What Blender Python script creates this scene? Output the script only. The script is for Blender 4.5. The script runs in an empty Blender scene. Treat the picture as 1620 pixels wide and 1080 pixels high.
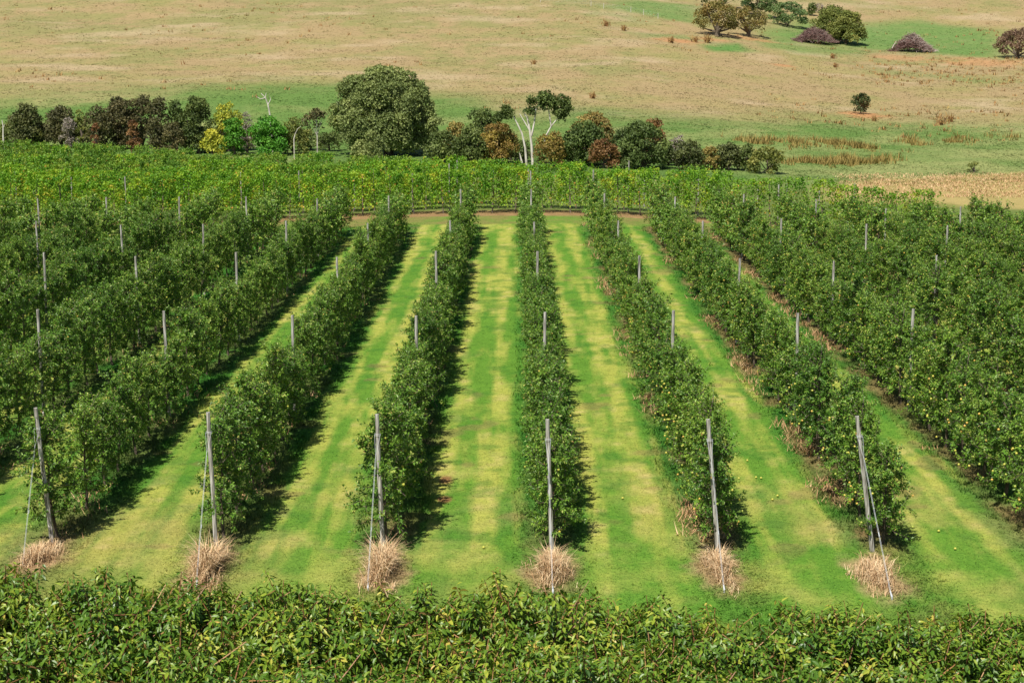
import bpy, math, random
import numpy as np
from mathutils import Vector
rng = np.random.default_rng(7)
random.seed(7)
SC = bpy.context.scene
COL = SC.collection

# ------------------------------------------------------------------ camera
F = 2600.0; CX, CY = 810.0, 540.0; CAMH = 12.13
TH = math.atan(488 / F); YAW = 0.0030
FW = np.array([-math.sin(YAW) * math.cos(TH), math.cos(YAW) * math.cos(TH), -math.sin(TH)])
RT = np.array([math.cos(YAW), math.sin(YAW), 0.0])
UP = np.array([-math.sin(YAW) * math.sin(TH), math.cos(YAW) * math.sin(TH), math.cos(TH)])
C0 = np.array([0, 0, CAMH])
cam = bpy.data.cameras.new('camera'); cam.sensor_width = 36; cam.lens = F / 1620 * 36
cam.clip_start = 0.5; cam.clip_end = 4000
co = bpy.data.objects.new('camera', cam); COL.objects.link(co)
co.location = (0, 0, CAMH); co.rotation_euler = (math.pi / 2 - TH, 0, YAW)
SC.camera = co

def ray(x, v):
    return FW + RT * (x - CX) / F + UP * (CY - v) / F
def at_Y(x, v, Y):
    d = ray(x, v); return C0 + d * (Y / d[1])
def project(P):
    d = np.asarray(P, float) - C0
    z = d @ FW
    return CX + F * (d @ RT) / z, CY - F * (d @ UP) / z, z

# ------------------------------------------------------------------ noise + terrain
def _hash(i, j, s):
    n = np.sin(i * 127.1 + j * 311.7 + s * 74.7) * 43758.5453
    return n - np.floor(n)
def vnoise(x, y, s=0):
    x = np.asarray(x, float); y = np.asarray(y, float)
    i = np.floor(x); j = np.floor(y); fx = x - i; fy = y - j
    fx = fx * fx * (3 - 2 * fx); fy = fy * fy * (3 - 2 * fy)
    a = _hash(i, j, s); b = _hash(i + 1, j, s); c = _hash(i, j + 1, s); d = _hash(i + 1, j + 1, s)
    return (a * (1 - fx) + b * fx) * (1 - fy) + (c * (1 - fx) + d * fx) * fy
def fbm(x, y, s=0, o=4):
    r = 0; a = 0.5; t = 0
    for k in range(o):
        r = r + a * vnoise(x, y, s + k * 3.1); t += a; a *= 0.55; x = x * 2.03 + 5.2; y = y * 2.03 + 1.7
    return r / t
def sst(a, b, x):
    t = np.clip((x - a) / (b - a), 0, 1); return t * t * (3 - 2 * t)

YL = ([-200, 55, 105, 150, 195, 215, 240, 290, 340, 400, 470, 700, 1500], [0, 0, -.8, -.8, -.5, .9, 3.2, 7, 12.2, 20, 28.5, 52, 110])
YC = ([-200, 105, 150, 172, 190, 240, 290, 340, 400, 470, 700, 1500], [0, 0, -.6, -.7, .2, 3.0, 6.9, 12.1, 20, 28.5, 52, 110])
YR = ([-200, 55, 109, 118, 162, 200, 250, 300, 340, 370, 400, 470, 560, 700, 1500], [0, 0, -1.4, -1.75, -1.5, -.9, 0.1, 2.9, 5.8, 8.2, 11.0, 21, 33, 52, 110])
def _prof(t, Y):
    r = 0
    for o, w in ((-9, .15), (-4.5, .22), (0, .26), (4.5, .22), (9, .15)):
        r = r + w * np.interp(Y + o, t[0], t[1])
    return r
def H(X, Y):
    X = np.asarray(X, float); Y = np.asarray(Y, float)
    u = X / np.maximum(Y, 25.0)
    l = _prof(YL, Y); c = _prof(YC, Y); r = _prof(YR, Y)
    wl = sst(0.0, 0.24, -u); wr = sst(0.02, 0.26, u)
    z = c * (1 - wl - wr) + l * wl + r * wr
    z = z + (fbm(X / 28, Y / 28, 3, 3) - .5) * 1.3 * sst(190, 260, Y)
    z = z + (fbm(X / 2.2, Y / 2.2, 9, 2) - .5) * 0.09
    return z
def Hs(X, Y): return float(H(np.array([X]), np.array([Y]))[0])
def ground_px(x, v, y0=20.0):
    d = ray(x, v); t = np.linspace(y0, 900, 6000)
    P = C0[None] + d[None] * t[:, None]
    below = P[:, 2] < H(P[:, 0], P[:, 1])
    k = int(np.argmax(below)) if below.any() else 5999
    a, b = t[max(k - 1, 0)], t[k]
    for _ in range(12):
        m = (a + b) / 2; p = C0 + d * m
        if p[2] < Hs(p[0], p[1]): b = m
        else: a = m
    p = C0 + d * b
    return np.array([p[0], p[1], Hs(p[0], p[1])])

# ------------------------------------------------------------------ object helpers
def tag(o, label=None, cat=None, group=None, kind=None):
    if label: o['label'] = label
    if cat: o['category'] = cat
    if group: o['group'] = group
    if kind: o['kind'] = kind
    return o
def empty(name, loc, rz=0.0, sc=1.0):
    o = bpy.data.objects.new(name, None); COL.objects.link(o)
    o.empty_display_size = .2
    o.location = loc; o.rotation_euler = (0, 0, rz)
    o.scale = (sc, sc, sc) if not hasattr(sc, '__len__') else sc
    return o
def mesh_obj(name, me, parent=None, loc=None):
    o = bpy.data.objects.new(name, me); COL.objects.link(o)
    if parent: o.parent = parent
    if loc is not None: o.location = loc
    return o
class G:
    """collects triangles with a tint per vertex and a material slot per face"""
    def __init__(s): s.v = []; s.f = []; s.t = []; s.m = []; s.n = 0
    def add(s, v, f, t=0.5, m=0):
        v = np.asarray(v, float).reshape(-1, 3); f = np.asarray(f, int).reshape(-1, 3)
        s.v.append(v); s.f.append(f + s.n)
        s.t.append(np.broadcast_to(np.asarray(t, float), (len(v),)) if np.ndim(t) < 2 else np.asarray(t, float))
        s.m.append(np.full(len(f), m)); s.n += len(v)
    def arrays(s): return np.concatenate(s.v), np.concatenate(s.f), np.concatenate(s.t), np.concatenate(s.m)
    def mesh(s, name, mats, smooth=False):
        return make_mesh(name, *s.arrays(), mats, smooth)
def make_mesh(name, v, f, t, m, mats, smooth=False):
    me = bpy.data.meshes.new(name)
    me.vertices.add(len(v)); me.vertices.foreach_set('co', v.astype(np.float32).ravel())
    k = f.shape[1]
    me.loops.add(f.size); me.loops.foreach_set('vertex_index', f.astype(np.int32).ravel())
    me.polygons.add(len(f)); me.polygons.foreach_set('loop_start', np.arange(0, f.size, k, dtype=np.int32))
    me.polygons.foreach_set('loop_total', np.full(len(f), k, np.int32))
    for mt in mats: me.materials.append(mt)
    if m is not None: me.polygons.foreach_set('material_index', np.asarray(m, np.int32))
    me.polygons.foreach_set('use_smooth', np.full(len(f), smooth))
    me.update()
    if t is not None:
        t = np.asarray(t)
        if t.ndim == 1:
            a = me.attributes.new('tint', 'FLOAT', 'POINT'); a.data.foreach_set('value', t.astype(np.float32))
        else:
            a = me.attributes.new('col', 'FLOAT_COLOR', 'POINT')
            a.data.foreach_set('color', np.concatenate([t, np.ones((len(t), 1))], 1).astype(np.float32).ravel())
    return me
def unit(a): return a / np.maximum(np.linalg.norm(a, axis=-1, keepdims=True), 1e-9)

def leaves(g, P, D, N, L, W, tint, m=0, fold=.25, curl=0.0, detail=False):
    n = len(P); D = unit(D); S = unit(np.cross(D, N)); N = np.cross(S, D)
    L = np.broadcast_to(L, (n,))[:, None]; W = np.broadcast_to(W, (n,))[:, None] * .5
    tint = np.broadcast_to(tint, (n,))
    if not detail:
        b = P; tp = P + D * L - N * L * curl; mid = P + D * L * .45 + N * W * fold * 2
        l = mid - S * W; r = mid + S * W
        v = np.stack([b, r, tp, l], 1).reshape(-1, 3)
        q = np.arange(n)[:, None] * 4
        f = np.concatenate([q + [0, 1, 2], q + [0, 2, 3]])
        g.add(v, f, np.repeat(tint, 4), m)
    else:
        def pt(s, w, h=0): return P + D * L * s + S * W * w + N * (W * fold * abs(w) * 1.6 - L * curl * s * s)
        v = np.stack([pt(0, 0), pt(.38, 0), pt(.72, 0), pt(1, 0), pt(.3, 1), pt(.66, .85), pt(.3, -1), pt(.66, -.85)], 1).reshape(-1, 3)
        q = np.arange(n)[:, None] * 8
        T = [(0, 4, 1), (1, 4, 5), (1, 5, 2), (2, 5, 3), (0, 1, 6), (1, 7, 6), (1, 2, 7), (2, 3, 7)]
        g.add(v, np.concatenate([q + list(t) for t in T]), np.repeat(tint, 8), m)

def tube(g, pts, rad, sides=5, t=0.5, m=0, cap=True):
    pts = np.asarray(pts, float); k = len(pts); rad = np.broadcast_to(rad, (k,))
    d = np.gradient(pts, axis=0); d = unit(d)
    a = np.array([0, 0, 1.0]) if abs(d[0][2]) < .9 else np.array([1.0, 0, 0])
    s = unit(np.cross(d, a)); w = np.cross(s, d)
    ang = np.arange(sides) / sides * 2 * math.pi
    v = pts[:, None] + rad[:, None, None] * (np.cos(ang)[None, :, None] * s[:, None] + np.sin(ang)[None, :, None] * w[:, None])
    v = v.reshape(-1, 3); f = []
    for i in range(k - 1):
        for j in range(sides):
            a0 = i * sides + j; a1 = i * sides + (j + 1) % sides; b0 = a0 + sides; b1 = a1 + sides
            f += [(a0, a1, b1), (a0, b1, b0)]
    if cap:
        v = np.concatenate([v, pts[-1:]])
        for j in range(sides): f.append(((k - 1) * sides + j, (k - 1) * sides + (j + 1) % sides, len(v) - 1))
    g.add(v, f, t, m)
def sticks(g, A, B, r, t=.5, m=0):
    """many thin three-sided twigs"""
    n = len(A); d = unit(B - A); a = np.where(np.abs(d[:, 2:3]) < .9, [[0, 0, 1.0]], [[1.0, 0, 0]])
    s = unit(np.cross(d, a)); w = np.cross(s, d); r = np.broadcast_to(r, (n,))[:, None]
    V = []
    for base, sc in ((A, 1), (B, .55)):
        for an in (0, 2.094, 4.189): V.append(base + sc * r * (math.cos(an) * s + math.sin(an) * w))
    v = np.stack(V, 1).reshape(-1, 3); q = np.arange(n)[:, None] * 6
    T = [(0, 1, 4), (0, 4, 3), (1, 2, 5), (1, 5, 4), (2, 0, 3), (2, 3, 5), (3, 4, 5)]
    g.add(v, np.concatenate([q + list(x) for x in T]), np.repeat(np.broadcast_to(t, (n,)), 6), m)
def rdir(n):
    return unit(rng.normal(size=(n, 3)))

_ico = None
def ico(sub=1):
    t = (1 + 5 ** .5) / 2
    v = [(-1, t, 0), (1, t, 0), (-1, -t, 0), (1, -t, 0), (0, -1, t), (0, 1, t), (0, -1, -t), (0, 1, -t), (t, 0, -1), (t, 0, 1), (-t, 0, -1), (-t, 0, 1)]
    f = [(0, 11, 5), (0, 5, 1), (0, 1, 7), (0, 7, 10), (0, 10, 11), (1, 5, 9), (5, 11, 4), (11, 10, 2), (10, 7, 6), (7, 1, 8), (3, 9, 4), (3, 4, 2), (3, 2, 6), (3, 6, 8), (3, 8, 9), (4, 9, 5), (2, 4, 11), (6, 2, 10), (8, 6, 7), (9, 8, 1)]
    v = [np.array(x) / np.linalg.norm(x) for x in v]
    for _ in range(sub):
        nf = []; c = {}
        def mid(a, b):
            k = (min(a, b), max(a, b))
            if k not in c:
                p = v[a] + v[b]; v.append(p / np.linalg.norm(p)); c[k] = len(v) - 1
            return c[k]
        for a, b, d in f:
            x, y, z = mid(a, b), mid(b, d), mid(d, a)
            nf += [(a, x, z), (b, y, x), (d, z, y), (x, y, z)]
        f = nf
    return np.array(v), np.array(f)

# ------------------------------------------------------------------ materials
def new_mat(name):
    m = bpy.data.materials.new(name); m.use_nodes = True
    nt = m.node_tree; nt.nodes.clear()
    out = nt.nodes.new('ShaderNodeOutputMaterial')
    return m, nt, out
def ramp(nt, cols, fac):
    r = nt.nodes.new('ShaderNodeValToRGB'); e = r.color_ramp.elements
    while len(e) < len(cols): e.new(0.5)
    for i, (p, c) in enumerate(cols):
        e[i].position = p; e[i].color = (*c, 1)
    nt.links.new(fac, r.inputs['Fac']); return r.outputs['Color']
def mathn(nt, op, a, b=None, c=None):
    n = nt.nodes.new('ShaderNodeMath'); n.operation = op
    for i, x in enumerate((a, b, c)):
        if x is None: continue
        if isinstance(x, (int, float)): n.inputs[i].default_value = x
        else: nt.links.new(x, n.inputs[i])
    return n.outputs[0]
def leaf_mat(name, cols, transl=.3, rough=.5, spec=.35, var=.25, tcol=(1.25, 1.15, .5)):
    m, nt, out = new_mat(name); N = nt.nodes.new; Lk = nt.links.new
    at = N('ShaderNodeAttribute'); at.attribute_name = 'tint'
    oi = N('ShaderNodeObjectInfo')
    col = ramp(nt, cols, at.outputs['Fac'])
    val = mathn(nt, 'MULTIPLY_ADD', oi.outputs['Random'], var, 1 - var / 2)
    hs = N('ShaderNodeHueSaturation'); Lk(col, hs.inputs['Color']); Lk(val, hs.inputs['Value'])
    hue = mathn(nt, 'MULTIPLY_ADD', oi.outputs['Random'], -.02, .51); Lk(hue, hs.inputs['Hue'])
    p = N('ShaderNodeBsdfPrincipled'); p.inputs['Roughness'].default_value = rough
    p.inputs['Specular IOR Level'].default_value = spec
    Lk(hs.outputs[0], p.inputs['Base Color'])
    t = N('ShaderNodeBsdfTranslucent')
    mx = N('ShaderNodeMix'); mx.data_type = 'RGBA'; mx.blend_type = 'MULTIPLY'; mx.inputs['Factor'].default_value = 1
    Lk(hs.outputs[0], mx.inputs[6]); mx.inputs[7].default_value = (*tcol, 1)
    Lk(mx.outputs[2], t.inputs['Color'])
    ms = N('ShaderNodeMixShader'); ms.inputs[0].default_value = transl
    Lk(p.outputs[0], ms.inputs[1]); Lk(t.outputs[0], ms.inputs[2]); Lk(ms.outputs[0], out.inputs['Surface'])
    return m
def tint_mat(name, cols, rough=.7, spec=.3, noise=None):
    m, nt, out = new_mat(name); N = nt.nodes.new; Lk = nt.links.new
    at = N('ShaderNodeAttribute'); at.attribute_name = 'tint'
    fac = at.outputs['Fac']
    if noise:
        tc = N('ShaderNodeTexCoord'); mp = N('ShaderNodeMapping'); mp.inputs['Scale'].default_value = noise
        Lk(tc.outputs['Object'], mp.inputs['Vector'])
        nz = N('ShaderNodeTexNoise'); nz.inputs['Scale'].default_value = 1; nz.inputs['Detail'].default_value = 5
        Lk(mp.outputs[0], nz.inputs['Vector'])
        k = mathn(nt, 'SUBTRACT', nz.outputs['Fac'], .5)
        fac = mathn(nt, 'MULTIPLY_ADD', k, 2.6, fac)
    col = ramp(nt, cols, fac)
    p = N('ShaderNodeBsdfPrincipled'); p.inputs['Roughness'].default_value = rough
    p.inputs['Specular IOR Level'].default_value = spec
    Lk(col, p.inputs['Base Color'])
    if noise:
        b = N('ShaderNodeBump'); b.inputs['Strength'].default_value = .5; b.inputs['Distance'].default_value = .01
        Lk(nz.outputs['Fac'], b.inputs['Height']); Lk(b.outputs[0], p.inputs['Normal'])
    Lk(p.outputs[0], out.inputs['Surface'])
    return m
def ground_mat(name, scales, amp, bump, bdist):
    m, nt, out = new_mat(name); N = nt.nodes.new; Lk = nt.links.new
    at = N('ShaderNodeAttribute'); at.attribute_name = 'col'
    tc = N('ShaderNodeTexCoord'); tot = None
    for s, w in scales:
        nz = N('ShaderNodeTexNoise'); nz.inputs['Scale'].default_value = s; nz.inputs['Detail'].default_value = 4
        nz.inputs['Roughness'].default_value = .65
        Lk(tc.outputs['Object'], nz.inputs['Vector'])
        k = mathn(nt, 'MULTIPLY_ADD', nz.outputs['Fac'], w, -.5 * w)
        tot = k if tot is None else mathn(nt, 'ADD', tot, k)
    val = mathn(nt, 'MULTIPLY_ADD', tot, amp, 1.0)
    hs = N('ShaderNodeHueSaturation'); Lk(at.outputs['Color'], hs.inputs['Color']); Lk(val, hs.inputs['Value'])
    hue = mathn(nt, 'MULTIPLY_ADD', tot, -.03, .5); Lk(hue, hs.inputs['Hue'])
    p = N('ShaderNodeBsdfPrincipled'); p.inputs['Roughness'].default_value = .9
    p.inputs['Specular IOR Level'].default_value = .1
    Lk(hs.outputs[0], p.inputs['Base Color'])
    b = N('ShaderNodeBump'); b.inputs['Strength'].default_value = bump; b.inputs['Distance'].default_value = bdist
    Lk(tot, b.inputs['Height']); Lk(b.outputs[0], p.inputs['Normal'])
    Lk(p.outputs[0], out.inputs['Surface'])
    return m
def col_mat(name, transl=.25):
    m, nt, out = new_mat(name); N = nt.nodes.new; Lk = nt.links.new
    at = N('ShaderNodeAttribute'); at.attribute_name = 'col'
    p = N('ShaderNodeBsdfPrincipled'); p.inputs['Roughness'].default_value = .7; p.inputs['Specular IOR Level'].default_value = .2
    Lk(at.outputs['Color'], p.inputs['Base Color'])
    t = N('ShaderNodeBsdfTranslucent'); Lk(at.outputs['Color'], t.inputs['Color'])
    ms = N('ShaderNodeMixShader'); ms.inputs[0].default_value = transl
    Lk(p.outputs[0], ms.inputs[1]); Lk(t.outputs[0], ms.inputs[2]); Lk(ms.outputs[0], out.inputs['Surface'])
    return m

M = {}
M['apple_leaf'] = leaf_mat('apple_leaf', [(0, (.036, .092, .010)), (.45, (.102, .222, .024)), (.8, (.21, .345, .046)), (.95, (.40, .44, .11)), (1, (.40, .28, .10))], .22, .45, .35, .3)
M['cherry_leaf'] = leaf_mat('cherry_leaf', [(0, (.030, .085, .010)), (.5, (.10, .198, .018)), (.78, (.25, .325, .032)), (.93, (.40, .40, .06)), (1, (.50, .36, .09))], .22, .40, .36, .2)
M['yellow_leaf'] = leaf_mat('yellow_leaf', [(0, (.035, .12, .010)), (.4, (.125, .30, .020)), (.75, (.26, .41, .032)), (.93, (.50, .46, .05)), (1, (.56, .30, .07))], .33, .5, .25, .35)
M['mid_leaf'] = leaf_mat('mid_leaf', [(0, (.040, .11, .012)), (.4, (.11, .23, .024)), (.75, (.20, .33, .038)), (.93, (.34, .36, .06)), (1, (.5, .27, .07))], .3, .5, .25, .35)
M['bark'] = tint_mat('bark', [(0, (.05, .04, .03)), (.5, (.12, .095, .07)), (1, (.22, .18, .14))], .85, .2, (8, 8, 3))
M['cherry_stem'] = tint_mat('cherry_stem', [(0, (.12, .055, .03)), (.5, (.26, .12, .05)), (1, (.34, .20, .08))], .55, .3)
M['pale_bark'] = tint_mat('pale_bark', [(0, (.24, .21, .17)), (.5, (.44, .40, .35)), (1, (.62, .58, .52))], .7, .25, (3, 3, 1.5))
M['post_wood'] = tint_mat('post_wood', [(0, (.07, .06, .05)), (.35, (.23, .215, .19)), (.6, (.37, .35, .32)), (1, (.58, .56, .53))], .85, .2, (30, 30, 2.2))
M['wire'] = tint_mat('wire', [(0, (.40, .42, .44)), (1, (.55, .57, .6))], .4, .5)
M['apple_skin'] = tint_mat('apple_skin', [(0, (.30, .38, .06)), (.5, (.52, .47, .08)), (.8, (.55, .34, .07)), (1, (.42, .12, .05))], .35, .5)
M['dry_blade'] = tint_mat('dry_blade', [(0, (.34, .18, .09)), (.5, (.54, .36, .20)), (1, (.70, .56, .36))], .8, .15)
M['weed'] = tint_mat('weed', [(0, (.13, .05, .03)), (.4, (.26, .14, .06)), (1, (.40, .28, .10))], .8, .1)
M['rush'] = tint_mat('rush', [(0, (.12, .09, .025)), (.5, (.22, .165, .05)), (1, (.33, .26, .09))], .8, .1)
M['brush'] = tint_mat('brush', [(0, (.10, .05, .045)), (.5, (.20, .12, .11)), (1, (.48, .42, .38))], .8, .15)
M['ground'] = ground_mat('ground', [(2.2, .6), (9, .9), (30, 1.0)], 1.1, .6, .06)
M['hill'] = ground_mat('hill', [(.35, .4), (1.3, .8), (4.5, 1.0)], .75, .25, .12)
M['grass'] = col_mat('grass', .42)
TC = {
 'dark_olive': [(0, (.017, .023, .008)), (.5, (.044, .051, .017)), (1, (.09, .095, .032))],
 'dark_green': [(0, (.018, .030, .008)), (.5, (.045, .064, .017)), (1, (.10, .125, .034))],
 'brown_dark': [(0, (.018, .019, .008)), (.5, (.046, .044, .018)), (1, (.10, .085, .034))],
 'grey_green': [(0, (.050, .076, .024)), (.5, (.145, .182, .058)), (1, (.27, .305, .11))],
 'bright': [(0, (.03, .10, .012)), (.5, (.075, .20, .02)), (1, (.15, .30, .04))],
 'yellow': [(0, (.12, .16, .02)), (.5, (.30, .31, .035)), (1, (.48, .42, .06))],
 'olive': [(0, (.05, .07, .015)), (.5, (.13, .15, .035)), (1, (.24, .23, .06))],
 'gold': [(0, (.09, .07, .02)), (.5, (.20, .15, .045)), (1, (.32, .25, .08))],
 'rust': [(0, (.07, .035, .015)), (.5, (.155, .08, .032)), (1, (.25, .15, .06))],
 'orange': [(0, (.08, .060, .018)), (.45, (.19, .13, .035)), (.75, (.25, .21, .045)), (1, (.34, .28, .07))],
 'grey_twig': [(0, (.10, .085, .075)), (.5, (.20, .17, .15)), (1, (.36, .32, .28))],
 'purple': [(0, (.06, .035, .025)), (.5, (.16, .10, .07)), (1, (.30, .22, .15))],
 'autumn': [(0, (.05, .05, .015)), (.4, (.14, .13, .035)), (.75, (.24, .17, .06)), (1, (.32, .18, .08))],
 'blue_green': [(0, (.025, .045, .016)), (.5, (.065, .095, .034)), (1, (.14, .17, .065))],
}
TC['red_green'] = [(0, (.016, .026, .010)), (.55, (.04, .055, .018)), (.8, (.10, .05, .02)), (1, (.2, .07, .03))]
for k, c in TC.items(): M['t_' + k] = leaf_mat('foliage_' + k, [(p, tuple(min(.7, q * (2.3 if max(c[1][1]) < .14 else 1.35)) for q in cc)) for p, cc in c], .22, .55, .25, .0)

# ------------------------------------------------------------------ ground colour (albedo by place)
ROW = 4.0; X4 = 0.83
YSTART = 38.6; YEND = 106.3
def rowx(r): return X4 + (r - 4) * ROW
def poly_mask(X, Y, px, soft):
    W = np.array([ground_px(*p)[:2] for p in px])
    inside = np.zeros(X.shape, bool); dist = np.full(X.shape, 1e9)
    for i in range(len(W)):
        a = W[i]; b = W[(i + 1) % len(W)]
        c = ((a[1] > Y) != (b[1] > Y)) & (X < (b[0] - a[0]) * (Y - a[1]) / (b[1] - a[1] + 1e-9) + a[0])
        inside ^= c
        e = b - a; t = np.clip(((X - a[0]) * e[0] + (Y - a[1]) * e[1]) / (e @ e + 1e-9), 0, 1)
        dist = np.minimum(dist, np.hypot(X - a[0] - t * e[0], Y - a[1] - t * e[1]))
    return sst(-soft, soft, np.where(inside, dist, -dist))
C = lambda *a: np.array(a, float)[None]
LUSH, MID, YEL, STRAW = C(.044, .152, .019), C(.100, .218, .025), C(.335, .350, .070), C(.48, .385, .16)
BROWN, SOIL = C(.24, .15, .075), C(.20, .11, .065)
EDGE = np.array([ground_px(*p)[:2] for p in [(-60, 152), (130, 146), (300, 140), (480, 133), (600, 138), (700, 150), (820, 172), (1000, 180), (1150, 187), (1330, 192), (1450, 194), (1680, 188)]])
EDGE_U = EDGE[:, 0] / EDGE[:, 1]; EDGE_Y = EDGE[:, 1]
def mix(a, b, w): return a * (1 - w[:, None]) + b * w[:, None]
def ground_color(X, Y):
    n1 = fbm(X / 1.1, Y / 1.6, 11, 4); n2 = fbm(X / 4, Y / 6, 21, 4); n3 = fbm(X / .5, Y / .6, 31, 3)
    n4 = fbm(X / 14, Y / 14, 41, 4)
    # lanes
    t = (X - X4) / ROW; ln = np.floor(t); d = (t - ln - .5) * ROW            # distance from lane middle
    track = np.exp(-((np.abs(d + .12 + .25 * (vnoise(X * 0 + ln * 3.3, Y / 6, 121) - .5)) - .68) / .33) ** 2) + .22 * np.exp(-(d / .5) ** 2)
    st = fbm(X / .34, Y / 4.5, 111, 4); yel = np.clip(track * .85 - .08 + (st - .5) * 2.4 + (n1 - .5) * 1.2 + (n2 - .5) * .9 + (_hash(ln, ln, 5) - .5) * .2, 0, 1)
    yel = np.clip(yel, 0, 1) * sst(1.75, 1.15, np.abs(d))
    edge = sst(.8, 1.6, np.abs(d) + (n1 - .5) * .9)
    lane = mix(np.repeat(MID, len(X), 0), np.repeat(LUSH, len(X), 0), edge)
    lane = mix(lane, YEL, np.clip(yel, 0, 1) * .9)
    lane = mix(lane, STRAW, np.clip((n3 - .55) * 3, 0, 1) * np.clip(yel, 0, 1) * .7)
    lane = mix(lane, LUSH, sst(.58, .72, fbm(X / .9, Y / .9, 51, 3)) * .5)
    lane = mix(lane, SOIL * 1.1, sst(.74, .8, fbm(X / 1.3, Y / 1.3, 57, 2)) * .35)
    nr = sst(47, 38, Y); lane = mix(lane, STRAW * .85, nr * np.clip((n1 - .46) * 3.2, 0, 1) * .3); lane = mix(lane, BROWN * 1.2, nr * np.clip((n2 - .54) * 4, 0, 1) * .25)
    dr = np.abs((t - np.round(t)) * ROW)                                      # distance from the row line
    rr = np.round(t) + 4
    dead = sst(.75, .3, dr + (n1 - .5) * .8) * np.where(rr >= 5, 1.0, .45)
    lane = mix(lane, BROWN, dead * .7 * np.clip((fbm(X / 3, Y / 3, 97, 3) - .38) * 6, 0, 1))
    c = lane
    # headland at the near ends
    hd = sst(38.5, 36.2, Y + (n2 - .5) * 3)
    head = mix(np.repeat(MID, len(X), 0), YEL, np.clip((n1 - .45) * 3, 0, 1) * .7)
    head = mix(head, BROWN * 1.25, np.clip((n2 - .52) * 4, 0, 1) * .35)
    c = mix(c, mix(head, c, np.full(len(X), .35)), hd)
    c = mix(c, mix(np.repeat(SOIL, len(X), 0), STRAW * .8, np.clip((n1 - .3) * 2, 0, 1)), sst(29.5, 27.5, Y))
    for px in ((62, 885), (328, 905), (602, 905), (873, 910), (1138, 905), (1388, 912)):
        p = ground_px(*px); c = mix(c, C(.40, .25, .15), sst(1.1, .3, np.hypot((X - p[0]) / .75, (Y - p[1]) / 1.9) + (n3 - .5) * 1.1) * .75)
    # two bare patches in the lane
    for px, r in (((706, 757), .30), ((704, 790), .24)):
        p = ground_px(*px); c = mix(c, C(.20, .085, .045), sst(r, r * .4, np.hypot((X - p[0]), (Y - p[1]) * .55) + (n3 - .5) * .3) * .85)
    # track past the far ends, dead grass strip, floor under the yellow trees
    bend = (n2 - .5) * 1.0
    tr = mix(np.repeat(C(.19, .17, .055), len(X), 0), MID, np.clip((n1 - .35) * 3, 0, 1) * .8)
    c = mix(c, tr, sst(106.0, 107.2, Y + bend))
    c = mix(c, np.repeat(C(.25, .16, .075), len(X), 0) * (.7 + .6 * n3[:, None]), sst(111.0, 111.8, Y + bend))
    c = mix(c, np.repeat(C(.12, .16, .04), len(X), 0), sst(114.5, 116.5, Y + bend))
    # valley green
    u = X / np.maximum(Y, 25)
    valley = mix(np.repeat(C(.088, .180, .036), len(X), 0) * np.array([1.12, .95, 1.1]), C(.215, .240, .085), np.clip((n4 - .45) * 2.4 + (n2 - .5) * 1.2 + sst(.08, .2, u) * .5, 0, 1))
    c = mix(c, valley, sst(140, 152, Y + (n4 - .5) * 8))
    gold = poly_mask(X, Y + (n4 - .5) * 8, [(1300, 296), (1400, 283), (1500, 277), (1700, 266), (1700, 330), (1300, 318)], 2.0)
    c = mix(c, mix(np.repeat(C(.34, .27, .105), len(X), 0), C(.22, .20, .06), np.clip((n2 - .4) * 3, 0, 1)), gold)
    # dry hill
    ey = np.interp(u, EDGE_U, EDGE_Y)
    m1 = fbm(X / 7, Y / 9, 61, 5); m2 = fbm(X / 1.5, Y / 1.7, 71, 4); m3 = fbm(X / 40, Y / 30, 81, 3)
    tan = mix(np.repeat(C(.290, .216, .110), len(X), 0), C(.256, .222, .088), np.clip((m1 - .35) * 2.4, 0, 1))
    tan = mix(tan, C(.185, .190, .072), np.clip((m2 - .5) * 2.2 + (m1 - .5) * 2.4 + (m3 - .48) * 2.4 + .5 * sst(300, 360, Y) * sst(.02, -.1, u) - .25 * sst(300, 260, Y), 0, 1) * .62)
    tan = mix(tan, C(.37, .285, .175), np.clip((fbm(X / 12, Y / 10, 91, 4) - .56) * 5, 0, 1) * .7)
    hillw = sst(-24, 20, Y - ey + (n4 - .5) * 34 + (m1 - .5) * 22 + (m2 - .5) * 14)
    c = mix(c, tan, hillw)
    gr = C(.095, .19, .046)
    jx = X + (m1 - .5) * 6; jy = Y + (m1 - .5) * 10
    for px, k, soft in (
        ([(945, 3), (1000, 0), (1105, 10), (1110, 39), (1060, 31), (985, 16)], .8, 3),
        ([(1320, 45), (1365, 38), (1450, 32), (1480, 38), (1580, 48), (1600, 75), (1585, 94), (1480, 83), (1400, 81), (1330, 74), (1240, 69), (1200, 50), (1270, 30)], .85, 3),
        ([(1105, 71), (1160, 70), (1195, 81), (1130, 81)], 1.0, 1.5),
        ([(1000, 52), (1090, 58), (1110, 66), (1010, 60)], .6, 2),
        ([(1180, 63), (1330, 76), (1400, 84), (1300, 86), (1200, 74)], .6, 2),
        ([(1380, 108), (1560, 122), (1640, 135), (1500, 128), (1380, 116)], .45, 3),
        ([(880, 4), (960, 20), (1040, 33), (1000, 34), (930, 22)], .45, 3)):
        c = mix(c, gr, poly_mask(jx, jy, px, soft * 2.2) * k * (.65 + .7 * np.clip(m2, 0, .5)))
    for px, rx, ry, k in (((1364, 181), 4.5, 7, .8), ((1075, 65), 6, 5, .7), ((1120, 62), 5, 4, .5), ((1240, 104), 3, 3, .6), ((1420, 92), 9, 6, .35), ((1560, 100), 14, 9, .5), ((1190, 62), 8, 5, .5)):
        p = ground_px(*px); c = mix(c, C(.40, .19, .085), sst(1.1, .3, np.hypot((X - p[0]) / rx, (Y - p[1]) / ry) + (m2 - .5) * 1.2) * k)
    return np.clip(c, 0.005, .8)

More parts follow.
